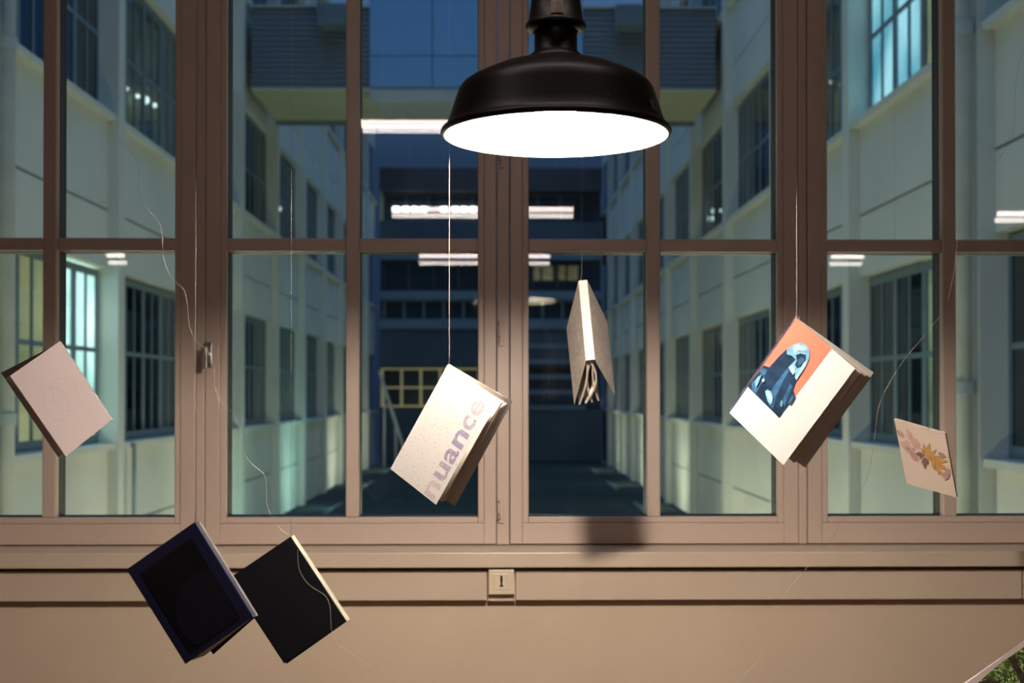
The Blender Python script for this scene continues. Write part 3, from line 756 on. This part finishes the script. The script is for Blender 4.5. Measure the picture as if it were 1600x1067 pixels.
prints(cov, [(k, [um(*p) for p in q]) for k, q in fig], 'cover_picture')
prints(cov, [('navyspine', [(0, 0), (.012, 0), (.012, 1), (0, 1)])], 'blue_edge')
thread([P(1243.3, 497, D2), P(1245, 484, D2), up(P(1245, 484, D2))], 'straight thread holding the red and blue pictured book')
m = MB().tube([P(1241, 500, D2), P(1246, 494, D2), P(1250, 498, D2)], .0004, 6); m.build('thread_knot', M['thread'], bk)

# 3 grey woven book seen from its spine
s0, s1 = P(904.6, 439, 2.86), P(916, 563.5, 2.72); t0 = P(916.8, 437.7, 2.86); t1 = P(930.7, 562, 2.72)
bk, cov = book('hanging_book', (s0, s1), (P(885.9, 512.7, 2.98), P(897.7, 632.3, 2.84)), (P(948.5, 503, 2.97), P(960.0, 618, 2.85)),
               (t0-s0).normalized(), (t0-s0).length, 'grey textured book hanging with its pale spine to the viewer right of centre', (M['cover_grey'], M['cover_grey'], M['spine_pale']), 4, sag=.010,
               close=lambda a: .08+.52*a)
m = MB(); nn = ((t0-s0).cross(s1-s0)).normalized(); nn = nn if nn.y < 0 else -nn
for a, c, u0, u1 in ((.07, .36, .50, .56), (.07, .38, .64, .70), (.07, .36, .77, .82), (.55, .90, .48, .60)):
    q = [lerp(lerp(s0, t0, u), lerp(s1, t1, u), v)+nn*.0016 for u, v in ((u0, a), (u1, a), (u1, c), (u0, c))]
    m.quad(*q)
m.build('spine_lettering', mat('spine_ink', (.42, .37, .34), .7), [c for c in bk.children if c.name.startswith('spine')][0], fix=False)
thread([s0+Vector((.003, 0, 0)), P(909, 425, 2.86), up(P(913, 300, 2.86))], 'faint straight thread holding the grey textured book')

# 4 pinkish white book at the far left
D4 = 2.62
bk, cov = book('hanging_book', (P(92.5, 533.8, D4), P(173.6, 656.3, D4+.05)), (P(15.7, 587, D4-.02), P(102.8, 713, D4+.03)), (P(1.5, 582.5, D4+.07), P(91, 714.5, D4+.12)),
               Vector((-.1, .98, .0)).normalized(), .014, 'plain pinkish white book with thin line rings hanging at the far left', (M['cover_pink'], M['cover_pink'], M['cover_pink']), 8, sag=.003, close=lambda a: .15+.83*a)
um = uvmap((470, 70), (80, 340), (882, 692))
def ring(cx, cy, rx, ry, ang, a0=0, a1=360, wd=1.6, n=40):
    out = []
    for k in range(n):
        q = []
        for aa, rr in ((k, 0), (k+1, 0), (k+1, wd), (k, wd)):
            t = R(a0+(a1-a0)*aa/n); x = (rx+rr)*math.cos(t); y = (ry+rr)*math.sin(t); ca, sa = math.cos(R(ang)), math.sin(R(ang))
            q.append(um(cx+x*ca-y*sa, cy+x*sa+y*ca))
        out.append(('white_line', q))
    return out
S, F, nf, fo = cov; m = MB()
for _, q in ring(435, 555, 98, 132, -18)+ring(512, 482, 100, 134, -22): m.quad(*[bil(S, F, u, v)+nf*.0013 for u, v in q])
m.build('line_rings', mat('print_faint_line', (.30, .25, .24), .6), fo, fix=False)

# 5 flower printed booklet at the right
c = [P(1397.6, 654.8, 2.98), P(1477, 677, 2.90), P(1416.8, 755.3, 3.00), P(1495, 777, 2.92)]
root = empty('flower_booklet', c[0], 'thin booklet printed with pink and golden leaves hanging at the right', 'book')
fo, nf = plate('front_cover', [c[0], c[1], c[3], c[2]], .0012, (c[0]+c[3])/2+Vector((0, .1, 0)), M['flower_paper'], root)
if nf.y > 0: nf = -nf
inn = [p-nf*.0012 for p in c]
for k in range(3):
    q = [p-nf*(.0006+.0022*k)+(c[0]-c[1])*.003*k for p in c]; MB().slab([q[0], q[1], q[3], q[2]], -nf, .0018).build('page', M['page'], root)
q = [p-nf*.0075 for p in c]; q[1] = q[1]+Vector((.001, .02, 0)); q[3] = q[3]+Vector((.004, .022, .004))
MB().slab([q[0], q[1], q[3], q[2]], -nf, .0012).build('back_cover', M['flower_paper'], root)
m = MB()
for k in range(12):   # curled top edge
    a, b_ = k/12, (k+1)/12
    m.tube([lerp(c[0], c[1], a)+nf*.0006, lerp(c[0], c[1], b_)+nf*.0006], .0017, 6)
m.build('curled_edge', mat('curled_paper', (.62, .50, .46), .6), root, smooth=True)
um = uvmap((125, 105), (690, 262), (262, 820))
M['pk'] = mat('print_pink', (.36, .20, .19), .6, .15, 60); M['pk2'] = mat('print_pale_pink', (.42, .27, .235), .6, .12, 60)
M['gold'] = mat('print_gold', (.38, .21, .06), .6, .2, 60); M['brn'] = mat('print_brown', (.16, .08, .07), .6, .2, 60); M['mauve'] = mat('print_mauve', (.27, .17, .17), .6, .2, 60)
def leafp(x0, y0, x1, y1, w_, mt):
    dx, dy = x1-x0, y1-y0; L = math.hypot(dx, dy); nx, ny = -dy/L, dx/L; pts = []
    for s_ in (1, -1):
        for k in range(7):
            t = k/6 if s_ == 1 else 1-k/6
            ww = w_*math.sin(math.pi*t**.8)*s_
            pts.append((x0+dx*t+nx*ww, y0+dy*t+ny*ww))
    return (mt, pts)
L_ = [leafp(245, 310, 140, 215, 28, 'pk'), leafp(330, 350, 262, 200, 32, 'pk2'), leafp(420, 440, 300, 290, 45, 'pk2'), leafp(310, 400, 190, 370, 50, 'pk2'), leafp(330, 430, 240, 440, 55, 'pk2'),
      leafp(400, 580, 290, 430, 34, 'pk'), leafp(310, 450, 255, 410, 14, 'mauve'), leafp(370, 450, 320, 425, 14, 'mauve'),
      leafp(470, 510, 360, 480, 24, 'brn'), leafp(440, 510, 400, 460, 16, 'brn'), leafp(470, 520, 480, 665, 26, 'brn'), leafp(480, 530, 520, 615, 16, 'brn'), leafp(470, 530, 437, 600, 14, 'brn'), leafp(450, 500, 415, 545, 14, 'brn'),
      leafp(490, 520, 455, 362, 14, 'gold'), leafp(495, 520, 525, 365, 26, 'gold'), leafp(465, 515, 433, 415, 10, 'gold'), leafp(510, 530, 600, 435, 24, 'gold'), leafp(520, 535, 690, 520, 24, 'gold'), leafp(540, 545, 735, 570, 32, 'gold'),
      leafp(490, 520, 640, 620, 14, 'gold'), leafp(560, 570, 585, 670, 18, 'gold'), leafp(600, 590, 720, 660, 30, 'gold'), leafp(610, 620, 635, 720, 18, 'gold'), leafp(640, 660, 715, 775, 16, 'gold'),
      leafp(700, 780, 745, 640, 34, 'pk'), leafp(620, 470, 712, 520, 22, 'mauve')]
cov5 = ((c[0], c[2]), (c[1], c[3]), nf, fo)
cl_ = lambda t: (min(max(t[0], .004), .996), min(max(t[1], .004), .996))
prints(cov5, [(k, [cl_(um(*p)) for p in q]) for k, q in L_], 'leaf_print', off=.0002+.0012)

# 6 and 7 the two dark books in front at the lower left
D6 = 2.12
bk, cov = book('hanging_book', (P(303.5, 816, D6), P(395, 964.5, D6)), (P(198, 889.5, D6+.0), P(290, 1037.5, D6-.0)), (P(238, 880, D6+.07), P(333, 1022.5, D6+.075)),
               Vector((.30, .95, .0)).normalized(), .014, 'dark navy book with a black square print hanging lowest at the left', (M['navy'], M['navy'], M['navyspine']), 9, sag=.002,
               close=lambda a: .02+.72*a**1.3, pw=.97)
um = uvmap((490, 65), (72, 357), (860, 658))
circ = [(600+225*math.cos(R(a)), 610+240*math.sin(R(a))) for a in range(0, 360, 10)]
inside = lambda p: (max(.145, min(.865, p[0])), max(.115, min(.93, p[1])))
prints(cov, [('navyblack', [(.13, .10), (.88, .10), (.88, .945), (.13, .945)]), ('navycircle', [inside(um(*p)) for p in circ])], 'cover_print')
bs = [c_ for c_ in bk.children if c_.name.startswith('spine')][0]
m = MB()
tn6 = Vector((.30, .95, .0)).normalized()
for o_ in (.0105, .0125, .0145):
    m.tube([P(303.5, 816, D6)+tn6*o_+Vector((.0017, -.0003, .0008)), P(395, 964.5, D6)+tn6*o_+Vector((.0017, -.0003, .0008))], .0003, 5)
m.build('binding_thread', M['thread'], bs)
thread([P(303.5, 817, D6), P(305, 808, D6), up(P(305, 800, D6))], 'straight thread holding the dark navy book')
D7 = 2.18
bk, cov = book('hanging_book', (P(453.5, 838.5, D7), P(541, 971, D7)), (P(357, 904, D7), P(444, 1036.5, D7)), (P(359, 904, D7+.03), P(448, 1037, D7+.03)),
               Vector((.34, .93, .1)).normalized(), .012, 'black book with a cream page edge hanging beside the navy book', (M['black_cover'], M['black_cover'], M['cream']), 7, sag=.002, close=lambda a: .04+.9*a, pw=.965)
# thread that curls down over the window to the black book
pz = [(185, 216), (214.6, 252), (216.5, 291), (228, 323), (250, 350), (254, 378), (255, 398), (261, 420), (272, 438), (288, 454), (293, 479), (296, 510), (306, 531), (328, 553), (335, 578), (335, 600), (344, 625), (367, 650), (378, 681), (381, 706), (394, 725), (414, 744), (417, 785), (425, 807), (439, 827), (455, 838)]
thread(smoothpts([P(x, y, D7+.0+.004*math.sin(i)) for i, (x, y) in enumerate(pz)]), 'long loosely curling thread trailing down to the black book')
pz = [(1140, 235), (1148, 350), (1190, 430), (1240, 475), (1310, 520), (1340, 580), (1348, 680), (1355, 745), (1400, 830), (1510, 905), (1600, 960)]
thread(smoothpts([P(x/4+180, y/4+800, D7-.012) for x, y in pz]), 'curling loose thread end lying over the black cover')
thread([P(454.5, 838, D7), up(P(455, 700, D7))], 'faint straight thread holding the black book')
pz = [(1604, 40), (1599, 75), (1590, 109), (1586, 150), (1585, 195), (1575, 225), (1545, 274), (1522, 307), (1500, 349), (1496, 375), (1494, 398), (1492, 416), (1479, 474), (1456, 510), (1416, 558), (1389, 600), (1373, 636), (1366, 686), (1357, 740), (1340, 776), (1319, 807), (1299, 842), (1260, 888), (1235, 917), (1221, 941), (1213, 966)]
thread(smoothpts([P(x, y, 2.5) for x, y in pz]), 'long curling loose thread trailing down past the flower booklet')
thread(smoothpts([P(x, y, 2.3) for x, y in ((1196, 1010), (1188, 1028), (1172, 1046), (1150, 1068), (1140, 1075))]), 'short loose thread end low at the right of the socket')
thread([P(1398.5, 655, 2.98), up(P(1399, 500, 2.98))], 'faint thread holding the leaf printed booklet', .00018)
thread([P(92.5, 534, D4), up(P(92.5, 500, D4))], 'faint thread holding the pinkish white book', .00018)

# 8 open picture magazine cut by the lower right corner
D8 = 2.45
S8 = (P(1508, 1068, D8), P(1608, 1200, D8-.01)); F8 = (P(1640, 972, D8-.01), P(1740, 1105, D8-.02)); B8 = (P(1642, 974, D8+.03), P(1741, 1107, D8+.03))
bk, cov = book('picture_magazine', S8, F8, B8, Vector((.05, 1, 0)), .006, 'white bordered magazine showing green trees in the lower right corner', (M['cover_pink'], M['cover_white'], M['cover_white']), 4, group=None, sag=.001)
fol = bpy.data.materials.new('print_foliage'); fol.use_nodes = True; n_ = fol.node_tree; t_ = n_.nodes.new('ShaderNodeTexCoord'); z_ = n_.nodes.new('ShaderNodeTexNoise')
z_.inputs['Scale'].default_value = 130; z_.inputs['Detail'].default_value = 6; z_.inputs['Distortion'].default_value = 1.2; q_ = n_.nodes.new('ShaderNodeValToRGB'); cr2 = q_.color_ramp
cr2.elements[0].position = .40; cr2.elements[0].color = (.012, .022, .006, 1); cr2.elements[1].position = .66; cr2.elements[1].color = (.62, .58, .52, 1)
for p_, c_ in ((.50, (.07, .12, .02)), (.58, (.23, .32, .09))): e_ = cr2.elements.new(p_); e_.color = (*c_, 1)
n_.links.new(t_.outputs['Object'], z_.inputs['Vector']); n_.links.new(z_.outputs['Fac'], q_.inputs[0]); n_.links.new(q_.outputs[0], n_.nodes['Principled BSDF'].inputs['Base Color'])
M['trunk'] = mat('print_trunk', (.035, .024, .018), .5, .5, 90)
um = uvmap((1508, 1068), (1640, 972), (1608, 1200))
prints(cov, [(fol, [um(*p) for p in ((1524, 1070), (1560, 1038), (1600, 1010), (1646, 978), (1735, 1100), (1615, 1190))]),
             ('trunk', [um(*p) for p in ((1576, 1028), (1584, 1024), (1592, 1040), (1604, 1058), (1612, 1090), (1600, 1090), (1592, 1060), (1582, 1042))]),
             ('trunk', [um(*p) for p in ((1530, 1066), (1545, 1060), (1562, 1066), (1560, 1072), (1530, 1072))])], 'tree_photograph')
